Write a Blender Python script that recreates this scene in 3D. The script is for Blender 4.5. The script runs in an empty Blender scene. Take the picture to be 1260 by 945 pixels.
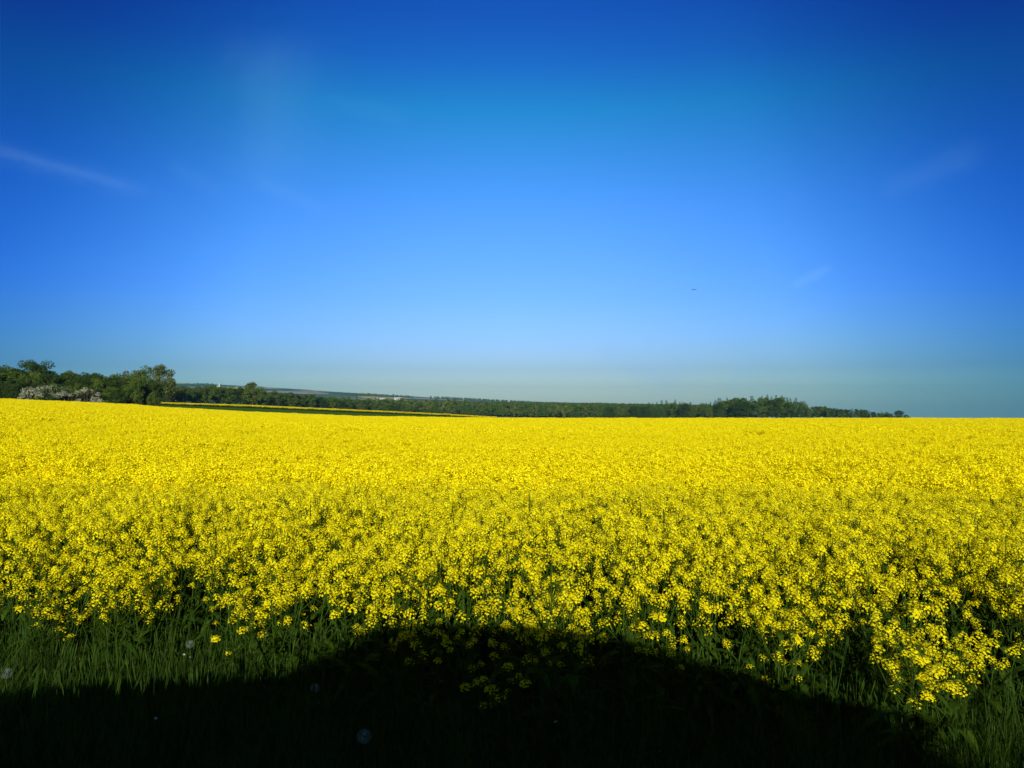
import bpy, math, random
import numpy as np
from mathutils import Vector, Matrix, Euler

S = bpy.context.scene
C = S.collection
R = math.radians
PI = math.pi

# ------------------------------------------------------------------ camera, sky, sun, exposure
CAMZ, FPX, HY = 1.25, 970.0, 500.0          # eye height, focal length in photo pixels, row of the true horizon
cam_d = bpy.data.cameras.new('camera')
cam = bpy.data.objects.new('camera', cam_d); C.objects.link(cam); S.camera = cam
cam_d.sensor_width = 36; cam_d.lens = 36 * FPX / 1260
cam_d.clip_start = 0.02; cam_d.clip_end = 60000
cam.location = (0, 0, CAMZ); cam.rotation_euler = (R(91.62), 0, 0)

SUN_EL, SUN_DX = 17.0, 1.0
sun_d = bpy.data.lights.new('sun', 'SUN'); sun = bpy.data.objects.new('sun', sun_d); C.objects.link(sun)
sun_d.energy = 4.6; sun_d.angle = R(0.5); sun_d.color = (1.0, 0.955, 0.87)
sun.rotation_euler = (R(90 - SUN_EL), 0, R(SUN_DX)); sun.location = (2, -60, 30)

def NN(nt, typ, **kw):
    n = nt.nodes.new(typ)
    for k, v in kw.items():
        if k.startswith('i_'):
            key = k[2:]; key = int(key) if key.isdigit() else key.replace('_', ' ')
            n.inputs[key].default_value = v
        else:
            setattr(n, k, v)
    return n

def math_node(nt, op, a, b=None, clamp=False):
    n = nt.nodes.new('ShaderNodeMath'); n.operation = op; n.use_clamp = clamp
    for i, v in enumerate((a, b)):
        if v is None: continue
        if isinstance(v, (int, float)): n.inputs[i].default_value = v
        else: nt.links.new(v, n.inputs[i])
    return n.outputs[0]

def ramp(nt, fac, stops, interp='LINEAR'):
    n = nt.nodes.new('ShaderNodeValToRGB'); cr = n.color_ramp; cr.interpolation = interp
    while len(cr.elements) < len(stops): cr.elements.new(0.5)
    for e, (p, c) in zip(cr.elements, stops):
        e.position = p; e.color = (c[0], c[1], c[2], 1)
    nt.links.new(fac, n.inputs[0]); return n.outputs[0]

def mixcol(nt, fac, a, b, mode='MIX'):
    n = nt.nodes.new('ShaderNodeMix'); n.data_type = 'RGBA'; n.blend_type = mode
    for sock, v in ((n.inputs[0], fac), (n.inputs[6], a), (n.inputs[7], b)):
        if isinstance(v, (int, float)): sock.default_value = v
        elif isinstance(v, tuple): sock.default_value = (*v, 1)
        else: nt.links.new(v, sock)
    return n.outputs[2]

W = bpy.data.worlds.new('World'); S.world = W; W.use_nodes = True
wt = W.node_tree; bg = wt.nodes['Background']
sky = NN(wt, 'ShaderNodeTexSky', sky_type='NISHITA', sun_disc=False, sun_elevation=R(SUN_EL), sun_rotation=R(180 - SUN_DX))
SKY_STRENGTH = 0.1
SKY_TINT = [  # (sine of elevation, colour gain): the deep polarised blue of this spring sky
    (0.000, (1.28, 1.68, 2.05)), (0.046, (0.64, 0.89, 1.52)), (0.138, (0.43, 0.81, 1.85)), (0.246, (0.285, 0.775, 1.68)),
    (0.355, (0.072, 0.715, 1.26)), (0.405, (0.050, 0.46, 1.22)), (0.452, (0.034, 0.335, 1.16)), (0.52, (0.03, 0.32, 1.1)), (0.66, (0.34, 0.50, 0.72)), (1.0, (0.40, 0.52, 0.70))]
SKY_SIDE = (0.095, 0.36, 0.60)                 # gain 33 degrees to the side: lens edge darkening painted into the sky
tc = NN(wt, 'ShaderNodeTexCoord'); sep = NN(wt, 'ShaderNodeSeparateXYZ'); wt.links.new(tc.outputs['Generated'], sep.inputs[0])
X_, Y_, Z_ = sep.outputs
tint = ramp(wt, math_node(wt, 'MAXIMUM', Z_, 0.0), [(p, tuple(v / 2 for v in c)) for p, c in SKY_TINT])
bk = NN(wt, 'ShaderNodeMapRange', interpolation_type='SMOOTHSTEP'); wt.links.new(Y_, bk.inputs[0]); bk.inputs[1].default_value = 0.45; bk.inputs[2].default_value = 0.0
tint = mixcol(wt, bk.outputs[0], tint, (0.24, 0.315, 0.28))  # unseen sky behind the camera has its own gain, set as shadow fill
c1 = mixcol(wt, 1.0, sky.outputs[0], tint, 'MULTIPLY')
hyp = math_node(wt, 'SQRT', math_node(wt, 'ADD', math_node(wt, 'MULTIPLY', X_, X_), math_node(wt, 'MULTIPLY', Y_, Y_)))
sx = math_node(wt, 'ABSOLUTE', math_node(wt, 'DIVIDE', X_, math_node(wt, 'MAXIMUM', hyp, 0.001)))
sxe = math_node(wt, 'MULTIPLY', sx, math_node(wt, 'ADD', math_node(wt, 'MULTIPLY', Z_, 0.8), 0.9))
side = ramp(wt, sxe, [(0.0, (1, 1, 1)), (0.15, (.95, .96, .975)), (0.32, (.66, .82, .88)), (0.40, (.47, .69, .80)), (0.54, SKY_SIDE), (0.66, (.05, .27, .54)), (1.0, (.05, .25, .5))], 'B_SPLINE')
c2 = mixcol(wt, 1.0, c1, side, 'MULTIPLY')
# faint cirrus streaks and painted window-glass reflections, fixed in the sky
gy = math_node(wt, 'MAXIMUM', Y_, 0.05)
gu = math_node(wt, 'DIVIDE', X_, gy); gv = math_node(wt, 'DIVIDE', Z_, gy)
comb = NN(wt, 'ShaderNodeCombineXYZ'); wt.links.new(gu, comb.inputs[0]); wt.links.new(gv, comb.inputs[1])
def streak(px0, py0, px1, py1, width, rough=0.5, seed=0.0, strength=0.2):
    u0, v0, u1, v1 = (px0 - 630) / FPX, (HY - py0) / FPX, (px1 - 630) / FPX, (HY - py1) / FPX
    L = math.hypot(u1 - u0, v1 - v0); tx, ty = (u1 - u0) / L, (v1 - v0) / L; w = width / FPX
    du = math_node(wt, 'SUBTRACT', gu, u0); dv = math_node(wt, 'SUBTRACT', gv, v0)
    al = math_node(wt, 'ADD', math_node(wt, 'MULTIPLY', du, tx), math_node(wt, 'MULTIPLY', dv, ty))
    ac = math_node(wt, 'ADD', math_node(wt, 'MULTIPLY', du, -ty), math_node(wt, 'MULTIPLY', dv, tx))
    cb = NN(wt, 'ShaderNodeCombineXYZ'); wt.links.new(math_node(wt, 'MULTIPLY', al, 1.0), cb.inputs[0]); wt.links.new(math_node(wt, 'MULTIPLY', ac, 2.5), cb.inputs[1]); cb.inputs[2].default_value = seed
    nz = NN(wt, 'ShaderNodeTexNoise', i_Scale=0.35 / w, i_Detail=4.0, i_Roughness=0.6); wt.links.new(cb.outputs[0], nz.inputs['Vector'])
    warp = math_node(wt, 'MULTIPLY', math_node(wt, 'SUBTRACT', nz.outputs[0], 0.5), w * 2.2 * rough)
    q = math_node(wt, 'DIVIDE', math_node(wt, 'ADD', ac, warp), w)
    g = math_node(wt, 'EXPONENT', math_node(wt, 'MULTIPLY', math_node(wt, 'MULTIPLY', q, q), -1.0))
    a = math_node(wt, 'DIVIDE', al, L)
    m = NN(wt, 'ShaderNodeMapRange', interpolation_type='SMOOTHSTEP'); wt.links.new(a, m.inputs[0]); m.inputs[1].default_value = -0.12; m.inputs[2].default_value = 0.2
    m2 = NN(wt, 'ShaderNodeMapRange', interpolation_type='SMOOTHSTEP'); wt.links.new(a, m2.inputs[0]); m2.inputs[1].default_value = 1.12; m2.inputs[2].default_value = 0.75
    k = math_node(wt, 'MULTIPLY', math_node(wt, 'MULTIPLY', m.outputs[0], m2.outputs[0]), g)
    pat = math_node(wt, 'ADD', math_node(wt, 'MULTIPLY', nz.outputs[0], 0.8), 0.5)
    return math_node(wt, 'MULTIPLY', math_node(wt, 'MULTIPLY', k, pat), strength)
front = math_node(wt, 'GREATER_THAN', Y_, 0.1)
cloud_and_reflection = None
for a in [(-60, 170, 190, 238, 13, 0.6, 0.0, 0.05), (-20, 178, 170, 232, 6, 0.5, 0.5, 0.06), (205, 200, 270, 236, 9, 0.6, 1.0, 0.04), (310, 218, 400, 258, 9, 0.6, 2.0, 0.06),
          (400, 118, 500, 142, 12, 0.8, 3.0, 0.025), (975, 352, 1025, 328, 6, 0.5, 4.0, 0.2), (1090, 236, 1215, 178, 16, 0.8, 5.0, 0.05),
          (735, 428, 835, 478, 17, 0.9, 6.0, 0.16), (800, 402, 850, 470, 28, 1.0, 8.0, 0.10), (893, 480, 940, 434, 6, 0.4, 7.0, 0.12), (330, 40, 320, 230, 55, 0.6, 9.0, 0.07)]:  # this row: soft patches painted in place of window-glass reflections
    k = streak(*a); cloud_and_reflection = k if cloud_and_reflection is None else math_node(wt, 'ADD', cloud_and_reflection, k)
cloud_and_reflection = math_node(wt, 'MULTIPLY', cloud_and_reflection, front, True)
c3 = mixcol(wt, cloud_and_reflection, c2, (2.4, 5.0, 8.8))
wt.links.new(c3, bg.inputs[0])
# tint ramp is stored at half value: doubled here
bg.inputs[1].default_value = SKY_STRENGTH
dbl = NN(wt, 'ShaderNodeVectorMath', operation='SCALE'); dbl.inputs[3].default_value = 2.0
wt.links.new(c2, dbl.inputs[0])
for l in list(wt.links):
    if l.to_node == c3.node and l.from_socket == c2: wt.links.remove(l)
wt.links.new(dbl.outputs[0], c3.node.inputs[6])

S.view_settings.view_transform = 'Standard'; S.view_settings.look = 'None'
S.view_settings.exposure = 0.2; S.view_settings.gamma = 1.0
S.cycles.max_bounces = 8; S.cycles.diffuse_bounces = 5; S.cycles.glossy_bounces = 2
S.cycles.transmission_bounces = 3; S.cycles.volume_bounces = 0; S.cycles.transparent_max_bounces = 6
S.cycles.use_denoising = True
S.render.engine = 'CYCLES'

rng = np.random.default_rng(7)
random.seed(7)

# ------------------------------------------------------------------ helpers
def tag(o, label=None, cat=None, group=None, kind=None):
    if label: o['label'] = label
    if cat: o['category'] = cat
    if group: o['group'] = group
    if kind: o['kind'] = kind
    return o

def empty(name, loc=(0, 0, 0), rz=0.0):
    o = bpy.data.objects.new(name, None); o.empty_display_size = 0.2; C.objects.link(o)
    o.location = loc; o.rotation_euler = (0, 0, rz); return o

class MB:
    """collects faces (with a material slot each) and links them as one mesh object"""
    def __init__(s): s.v = []; s.f = []; s.m = []
    def poly(s, pts, m=0):
        k = len(s.v); s.v.extend([tuple(p) for p in pts]); s.f.append(tuple(range(k, k + len(pts)))); s.m.append(m)
    def tube(s, pts, rad, n=5, m=0, cap=True):
        pts = [Vector(p) for p in pts]; k0 = len(s.v)
        for i, p in enumerate(pts):
            t = (pts[min(i + 1, len(pts) - 1)] - pts[max(i - 1, 0)]).normalized()
            a = t.cross(Vector((0, 0, 1)));  a = a.normalized() if a.length > 1e-3 else Vector((1, 0, 0))
            b = t.cross(a)
            r = rad[i] if hasattr(rad, '__len__') else rad
            for j in range(n):
                q = p + (a * math.cos(2 * PI * j / n) + b * math.sin(2 * PI * j / n)) * r
                s.v.append(tuple(q))
        for i in range(len(pts) - 1):
            for j in range(n):
                s.f.append((k0 + i * n + j, k0 + i * n + (j + 1) % n, k0 + (i + 1) * n + (j + 1) % n, k0 + (i + 1) * n + j)); s.m.append(m)
        if cap:
            s.f.append(tuple(k0 + (len(pts) - 1) * n + j for j in range(n))); s.m.append(m)
            s.f.append(tuple(k0 + n - 1 - j for j in range(n))); s.m.append(m)
    def box(s, lo, hi, m=0):
        x0, y0, z0 = lo; x1, y1, z1 = hi; k = len(s.v)
        s.v += [(x0, y0, z0), (x1, y0, z0), (x1, y1, z0), (x0, y1, z0), (x0, y0, z1), (x1, y0, z1), (x1, y1, z1), (x0, y1, z1)]
        for f in ((0, 3, 2, 1), (4, 5, 6, 7), (0, 1, 5, 4), (1, 2, 6, 5), (2, 3, 7, 6), (3, 0, 4, 7)):
            s.f.append(tuple(k + i for i in f)); s.m.append(m)
    def add(s, other, mat=None, mmap=None):
        k = len(s.v)
        s.v += [tuple(mat @ Vector(p)) for p in other.v] if mat is not None else other.v
        s.f += [tuple(i + k for i in f) for f in other.f]
        s.m += [(mmap[i] if mmap else i) for i in other.m]
    def mesh(s, name, mats, smooth=False):
        me = bpy.data.meshes.new(name); me.from_pydata(s.v, [], s.f)
        for m in mats: me.materials.append(m)
        me.polygons.foreach_set('material_index', s.m)
        if smooth: me.polygons.foreach_set('use_smooth', [True] * len(s.f))
        me.update(); return me
    def build(s, name, mats, parent=None, smooth=False):
        if not isinstance(mats, (list, tuple)): mats = [mats]
        o = bpy.data.objects.new(name, s.mesh(name, mats, smooth)); C.objects.link(o)
        if parent: o.parent = parent
        return o

def grid_mesh(name, P, mat, smooth=True, closed_u=False):
    """P: (rows, cols, 3)"""
    r, c, _ = P.shape
    idx = np.arange(r * c).reshape(r, c)
    if closed_u: idx = np.concatenate([idx, idx[:, :1]], 1)
    q = np.stack([idx[:-1, :-1], idx[:-1, 1:], idx[1:, 1:], idx[1:, :-1]], -1).reshape(-1, 4)
    me = bpy.data.meshes.new(name); me.from_pydata(P.reshape(-1, 3).tolist(), [], q.tolist())
    me.materials.append(mat)
    if smooth: me.polygons.foreach_set('use_smooth', [True] * len(q))
    me.update()
    o = bpy.data.objects.new(name, me); C.objects.link(o); return o

# ------------------------------------------------------------------ materials
def new_mat(name):
    m = bpy.data.materials.new(name); m.use_nodes = True; nt = m.node_tree
    return m, nt, nt.nodes['Principled BSDF'], nt.nodes['Material Output']

def plain(name, col, rough=0.6, metal=0.0, spec=0.5):
    m, nt, b, o = new_mat(name)
    b.inputs['Base Color'].default_value = (*col, 1); b.inputs['Roughness'].default_value = rough
    b.inputs['Metallic'].default_value = metal; b.inputs['Specular IOR Level'].default_value = spec
    return m

def leafy(name, a, b_, trans=0.3, scale=1.5, rough=0.65, rand=0.5, spec=0.25, objrand=0.35):
    """foliage or petals: colour varies leaf by leaf and plant by plant, light passes through"""
    m, nt, b, out = new_mat(name)
    geo = NN(nt, 'ShaderNodeNewGeometry'); info = NN(nt, 'ShaderNodeObjectInfo')
    f = math_node(nt, 'ADD', math_node(nt, 'MULTIPLY', geo.outputs['Random Per Island'], rand), math_node(nt, 'MULTIPLY', info.outputs['Random'], objrand))
    tcn = NN(nt, 'ShaderNodeTexCoord'); nz = NN(nt, 'ShaderNodeTexNoise', i_Scale=scale, i_Detail=2.0)
    nt.links.new(tcn.outputs['Object'], nz.inputs['Vector'])
    f = math_node(nt, 'ADD', f, math_node(nt, 'MULTIPLY', math_node(nt, 'SUBTRACT', nz.outputs[0], 0.5), 0.8), True)
    col = mixcol(nt, f, a, b_)
    nt.links.new(col, b.inputs['Base Color']); b.inputs['Roughness'].default_value = rough; b.inputs['Specular IOR Level'].default_value = spec
    tr = NN(nt, 'ShaderNodeBsdfTranslucent'); nt.links.new(col, tr.inputs[0])
    mx = NN(nt, 'ShaderNodeMixShader'); mx.inputs[0].default_value = trans
    nt.links.new(b.outputs[0], mx.inputs[1]); nt.links.new(tr.outputs[0], mx.inputs[2]); nt.links.new(mx.outputs[0], out.inputs[0])
    return m

M = {}
M['petal'] = leafy('petal_yellow', (0.95, 0.84, 0.003), (0.88, 0.74, 0.002), trans=0.20, scale=3, rand=0.7, spec=0.1)
M['bud'] = plain('bud_green', (0.34, 0.36, 0.02), 0.9, 0.0, 0.0)
M['stem'] = leafy('stem_green', (0.022, 0.062, 0.004), (0.060, 0.105, 0.006), trans=0.2, scale=6, spec=0.12)
M['grass'] = leafy('grass_green', (0.018, 0.052, 0.006), (0.062, 0.112, 0.009), trans=0.3, scale=0.8, rand=0.8, spec=0.1, objrand=0.3)
M['leaf_mid'] = leafy('leaf_mid', (0.064, 0.118, 0.014), (0.13, 0.19, 0.025), scale=0.5, spec=0.1)
M['leaf_dark'] = leafy('leaf_dark', (0.026, 0.055, 0.008), (0.055, 0.095, 0.014), scale=0.5, spec=0.1)
M['leaf_pale'] = leafy('leaf_pale', (0.12, 0.16, 0.030), (0.19, 0.22, 0.05), scale=0.5, spec=0.1)
M['leaf_olive'] = leafy('leaf_olive', (0.085, 0.100, 0.020), (0.13, 0.14, 0.035), scale=0.5, spec=0.1)
M['needle'] = leafy('needle', (0.036, 0.085, 0.014), (0.070, 0.125, 0.02), scale=0.5, trans=0.15, spec=0.1)
M['blossom'] = leafy('blossom', (0.42, 0.43, 0.32), (0.22, 0.25, 0.14), scale=0.6, trans=0.3)
M['bark'] = plain('bark', (0.075, 0.058, 0.042), 0.9)
M['seed'] = leafy('seed_white', (0.42, 0.48, 0.40), (0.32, 0.38, 0.32), trans=0.5)
M['white_petal'] = plain('white_petal', (0.5, 0.52, 0.48), 0.6)

def ground_material():
    m, nt, b, out = new_mat('ground_soil')
    tcn = NN(nt, 'ShaderNodeTexCoord'); sp = NN(nt, 'ShaderNodeSeparateXYZ'); nt.links.new(tcn.outputs['Object'], sp.inputs[0])
    n1 = NN(nt, 'ShaderNodeTexNoise', i_Scale=9.0, i_Detail=6.0); nt.links.new(tcn.outputs['Object'], n1.inputs['Vector'])
    soil = mixcol(nt, n1.outputs[0], (0.022, 0.030, 0.010), (0.055, 0.060, 0.022))
    # far countryside: fields in blocks, woods in patches
    sc = NN(nt, 'ShaderNodeMapping'); sc.inputs['Scale'].default_value = (1 / 190, 1 / 420, 0); sc.inputs['Rotation'].default_value = (0, 0, 0.35)
    nt.links.new(tcn.outputs['Object'], sc.inputs[0])
    vo = NN(nt, 'ShaderNodeTexVoronoi', i_Scale=1.0); vo.distance = 'CHEBYCHEV'; nt.links.new(sc.outputs[0], vo.inputs['Vector'])
    sx_ = NN(nt, 'ShaderNodeSeparateColor'); nt.links.new(vo.outputs['Color'], sx_.inputs[0])
    fld = ramp(nt, sx_.outputs[0], [(0.0, (.06, .12, .02)), (0.25, (.10, .18, .03)), (0.45, (.07, .12, .025)), (0.58, (.26, .27, .11)), (0.72, (.42, .38, .24)), (0.84, (.62, .55, .04)), (0.93, (.08, .15, .03))], 'CONSTANT')
    n2 = NN(nt, 'ShaderNodeTexNoise', i_Scale=1 / 450, i_Detail=5.0, i_Roughness=0.55); nt.links.new(tcn.outputs['Object'], n2.inputs['Vector'])
    wood = NN(nt, 'ShaderNodeMapRange'); nt.links.new(n2.outputs[0], wood.inputs[0]); wood.inputs[1].default_value = 0.52; wood.inputs[2].default_value = 0.55
    far = mixcol(nt, wood.outputs[0], fld, (0.035, 0.06, 0.015))
    fm = NN(nt, 'ShaderNodeMapRange'); nt.links.new(sp.outputs[1], fm.inputs[0]); fm.inputs[1].default_value = 600; fm.inputs[2].default_value = 900
    nt.links.new(mixcol(nt, fm.outputs[0], soil, far), b.inputs['Base Color']); b.inputs['Roughness'].default_value = 0.95; b.inputs['Specular IOR Level'].default_value = 0.1
    bp = NN(nt, 'ShaderNodeBump', i_Strength=0.5, i_Distance=0.02); nt.links.new(n1.outputs[0], bp.inputs['Height']); nt.links.new(bp.outputs[0], b.inputs['Normal'])
    return m
M['ground'] = ground_material()

def noise_mat(name, a, b_, scale, rough=0.9, bump=0.3, dist=0.01):
    m, nt, b, out = new_mat(name)
    tcn = NN(nt, 'ShaderNodeTexCoord'); n1 = NN(nt, 'ShaderNodeTexNoise', i_Scale=scale, i_Detail=8.0, i_Roughness=0.65); nt.links.new(tcn.outputs['Object'], n1.inputs['Vector'])
    nt.links.new(mixcol(nt, n1.outputs[0], a, b_), b.inputs['Base Color']); b.inputs['Roughness'].default_value = rough; b.inputs['Specular IOR Level'].default_value = 0.03
    bp = NN(nt, 'ShaderNodeBump', i_Strength=bump, i_Distance=dist); nt.links.new(n1.outputs[0], bp.inputs['Height']); nt.links.new(bp.outputs[0], b.inputs['Normal'])
    return m
M['asphalt'] = noise_mat('asphalt', (0.035, 0.035, 0.036), (0.065, 0.064, 0.062), 60, 0.9, 0.6, 0.004)
M['paint_line'] = noise_mat('road_paint', (0.55, 0.55, 0.52), (0.75, 0.75, 0.72), 14, 0.7, 0.1)
M['wheat'] = noise_mat('young_cereal', (0.05, 0.12, 0.001), (0.11, 0.19, 0.002), 1.3, 1.0, 0.6, 0.2)

# ------------------------------------------------------------------ terrain
AX = np.array([-0.968, 0.25]); AX = AX / np.linalg.norm(AX)      # direction of the road
NX = np.array([-AX[1], AX[0]]) * -1                              # from the road towards the field
if NX[1] < 0: NX = -NX

KX = np.array([-300, 0, 100, 165, 200, 300, 430, 560, 620, 740, 860, 1000, 1115, 1260, 1560.0])
E1 = np.array([478, 490.6, 494.5, 497.5, 500.8, 506.3, 511.5, 513.7, 514.1, 514.3, 514.4, 514.4, 514.4, 514.6, 514.6])
KD = [240, 300, 700, 1500, 2600, 4200, 7000]
KY = {240: [492, 493, 495, 497, 499, 502.4, 508, 512.8, 515.5, 517, 517, 517, 517, 519, 522],
      300: [493, 494, 496, 498.6, 499.2, 501.6, 507.8, 513.6, 517.0, 518, 518, 518, 518, 520, 523],
      700: [492, 494, 497, 499, 500, 502, 506, 510, 512.5, 516, 516, 516, 516.5, 521, 524],
      1500: [488, 490, 491, 492, 493, 496, 503, 505, 503.5, 504, 507, 518, 522, 530, 534],
      2600: [478, 480, 482, 483, 484, 486, 491, 496, 497.5, 503, 510, 520, 526, 533, 537],
      4200: [462, 465.5, 467, 468.5, 470, 474.5, 483, 491, 494.7, 500, 508, 520, 528, 536, 540]}
KY[7000] = [y + 16 for y in KY[4200]]

def smooth(t): t = np.clip(t, 0, 1); return t * t * (3 - 2 * t)

def ground_z(x, y):
    x = np.asarray(x, float); y = np.asarray(y, float)
    r = np.hypot(x, y)
    d = np.maximum(np.maximum(y, 0.7 * r), 1e-3)
    u = x / (d + 8) * (1 + 8 / 130.0) * np.where(d < 130, 1, 1) 
    u = np.where(d > 130, x / d, u)
    X = np.clip(630 + FPX * u, -300, 1560)
    g130 = CAMZ + (HY - np.interp(X, KX, E1)) * 130 / FPX - 1.0
    zs = [np.zeros_like(x), g130 + 0.5]; ds = [5.0, 130.0]
    for k in KD:
        zs.append(CAMZ + (HY - np.interp(X, KX, KY[k])) * k / FPX + 0.5); ds.append(float(k))
    z = np.zeros_like(x)
    for i in range(len(ds) - 1):
        t = (d - ds[i]) / (ds[i + 1] - ds[i])
        z = np.where((d >= ds[i]) & (d < ds[i + 1]), zs[i] + (zs[i + 1] - zs[i]) * t, z)
    z = np.where(d >= ds[-1], zs[-1], z)
    n = x * NX[0] + y * NX[1]
    prof = -0.5 * smooth((n - 1.0) / 3.0)
    prof = np.where(n < -6.6, -0.5 * smooth((-6.6 - n) / 3.0), prof)
    w = smooth((y / np.maximum(r, 1e-3) + 0.3) / 0.6)
    return prof + w * z + (1 - w) * (-0.004 * r)

def gz(x, y): return float(ground_z(np.array([x]), np.array([y]))[0])

az = np.concatenate([np.linspace(-48, 48, 289), np.linspace(50, 310, 66)])
rad = np.concatenate([np.linspace(0.15, 6, 40), np.geomspace(6.3, 7200, 210)])
A_, R_ = np.meshgrid(np.radians(az), rad)
gx, gyy = R_ * np.sin(A_), R_ * np.cos(A_)
ground = grid_mesh('ground', np.stack([gx, gyy, ground_z(gx, gyy) - 0.01], -1), M['ground'], closed_u=True)
tag(ground, 'rolling ground under the crops, verge and distant farmland', 'ground', kind='structure')

def strip(name, s0, s1, n0, n1, z, mat, ns=60, nn=2):
    ss, nn_ = np.meshgrid(np.linspace(s0, s1, ns), np.linspace(n0, n1, nn))
    P = np.stack([ss * AX[0] + nn_ * NX[0], ss * AX[1] + nn_ * NX[1], np.zeros_like(ss)], -1)
    P[..., 2] = z
    return grid_mesh(name, P, mat)
road = strip('road', -40, 40, -6.4, 0.35, 0.004, M['asphalt'])
tag(road, 'grey asphalt country road beside the grass verge', 'road', kind='structure')
line = strip('road_edge_line', -40, 40, 0.06, 0.18, 0.008, M['paint_line'])
tag(line, 'white painted line along the road edge', 'road marking', kind='structure')

# green cereal strip between the two rape fields
uu, dd = np.meshgrid(np.linspace(-0.75, 0.0, 90), np.linspace(140, 240, 24))
gxs, gys = uu * dd, dd
wob = 0.03 * np.sin(gxs * 3.1) * np.sin(gys * 2.3)
gs = grid_mesh('green_field', np.stack([gxs, gys, ground_z(gxs, gys) + 0.12 + wob], -1), M['wheat'])
tag(gs, 'dark green strip of young cereal between the two yellow fields', 'field', kind='structure')

# ------------------------------------------------------------------ scatter: one object, plants drawn on its points
def scatter(name, pts, rot, scl, idx, protos, label, cat):
    me = bpy.data.meshes.new(name); me.from_pydata([tuple(p) for p in pts], [], [])
    a = me.attributes.new('rot', 'FLOAT_VECTOR', 'POINT'); a.data.foreach_set('vector', np.asarray(rot, np.float32).ravel())
    a = me.attributes.new('scl', 'FLOAT_VECTOR', 'POINT'); a.data.foreach_set('vector', np.asarray(scl, np.float32).ravel())
    a = me.attributes.new('pick', 'INT', 'POINT'); a.data.foreach_set('value', np.asarray(idx, np.int32))
    o = bpy.data.objects.new(name, me); C.objects.link(o)
    col = bpy.data.collections.new(name + '_kinds')
    for i, (pm, mats) in enumerate(protos):
        po = bpy.data.objects.new('%s_kind_%02d' % (name, i), pm); col.objects.link(po)
    ng = bpy.data.node_groups.new(name + '_nodes', 'GeometryNodeTree')
    ng.interface.new_socket('Geometry', in_out='INPUT', socket_type='NodeSocketGeometry')
    ng.interface.new_socket('Geometry', in_out='OUTPUT', socket_type='NodeSocketGeometry')
    gi = ng.nodes.new('NodeGroupInput'); go = ng.nodes.new('NodeGroupOutput')
    ci = ng.nodes.new('GeometryNodeCollectionInfo'); ci.inputs[0].default_value = col; ci.inputs[1].default_value = True; ci.inputs[2].default_value = True
    ip = ng.nodes.new('GeometryNodeInstanceOnPoints'); ip.inputs['Pick Instance'].default_value = True
    def at(nm, t):
        n = ng.nodes.new('GeometryNodeInputNamedAttribute'); n.data_type = t; n.inputs[0].default_value = nm; return n.outputs[0]
    e2r = ng.nodes.new('FunctionNodeEulerToRotation'); ng.links.new(at('rot', 'FLOAT_VECTOR'), e2r.inputs[0])
    m2p = ng.nodes.new('GeometryNodeMeshToPoints')
    ng.links.new(gi.outputs[0], m2p.inputs[0]); ng.links.new(m2p.outputs[0], ip.inputs['Points'])
    ng.links.new(ci.outputs[0], ip.inputs['Instance']); ng.links.new(e2r.outputs[0], ip.inputs['Rotation'])
    ng.links.new(at('scl', 'FLOAT_VECTOR'), ip.inputs['Scale']); ng.links.new(at('pick', 'INT'), ip.inputs['Instance Index'])
    ng.links.new(ip.outputs[0], go.inputs[0])
    md = o.modifiers.new('scatter', 'NODES'); md.node_group = ng
    return tag(o, label, cat, kind='stuff')

# ------------------------------------------------------------------ rape plants
def unit(v): v = Vector(v); return v.normalized() if v.length > 1e-9 else Vector((0, 0, 1))

def flower(mb, c, nrm, r, spin):
    n = unit(nrm); a = n.cross(Vector((0.31, 0.2, 0.93))).normalized(); b = n.cross(a)
    for k in range(4):
        th = spin + k * PI / 2
        d = lambda t: a * math.cos(t) + b * math.sin(t)
        mb.poly([c, c + d(th - 0.60) * r * 0.72 + n * r * 0.20, c + d(th - 0.22) * r * 1.02 + n * r * 0.16, c + d(th + 0.22) * r * 1.02 + n * r * 0.16, c + d(th + 0.60) * r * 0.72 + n * r * 0.20], 0)

def octa(mb, c, r, m, up=1.5):
    c = Vector(c); k = len(mb.v)
    mb.v += [tuple(c + Vector(p) * r) for p in ((1, 0, 0), (0, 1, 0), (-1, 0, 0), (0, -1, 0), (0, 0, up), (0, 0, -up))]
    for i in range(4):
        mb.f.append((k + i, k + (i + 1) % 4, k + 4)); mb.m.append(m)
        mb.f.append((k + (i + 1) % 4, k + i, k + 5)); mb.m.append(m)

def flower_head(rs, n):
    mb = MB(); H = rs.uniform(0.035, 0.06)
    for i in range(n):
        t = i / n; th = i * 2.39996 + rs.uniform(-.3, .3)
        rr = (0.034 - 0.022 * t) * rs.uniform(0.8, 1.2); h = H * t + rs.uniform(-.004, .004)
        out = Vector((math.cos(th), math.sin(th), 0))
        flower(mb, out * rr + Vector((0, 0, h)), out * (1.0 - 0.5 * t) + Vector((0, 0, 0.75)) + Vector(rs.normal(0, .2, 3)), rs.uniform(0.0060, 0.0080), rs.uniform(0, PI))
    for i in range(7):
        th = i * 2.4; q = 0.006 * math.sqrt(i / 7)
        octa(mb, (q * math.cos(th), q * math.sin(th), H + 0.004 - q * 0.4), 0.0024, 1)
    mb.tube([(0, 0, -0.03), (0, 0, H)], [0.0018, 0.0012], 4, 1, False)
    return mb

NH = 5
heads_mb = [flower_head(np.random.default_rng(100 + i), 17 + 3 * i) for i in range(NH)]
heads_me = [h.mesh('flower_head', [M['petal'], M['bud']]) for h in heads_mb]

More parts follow.
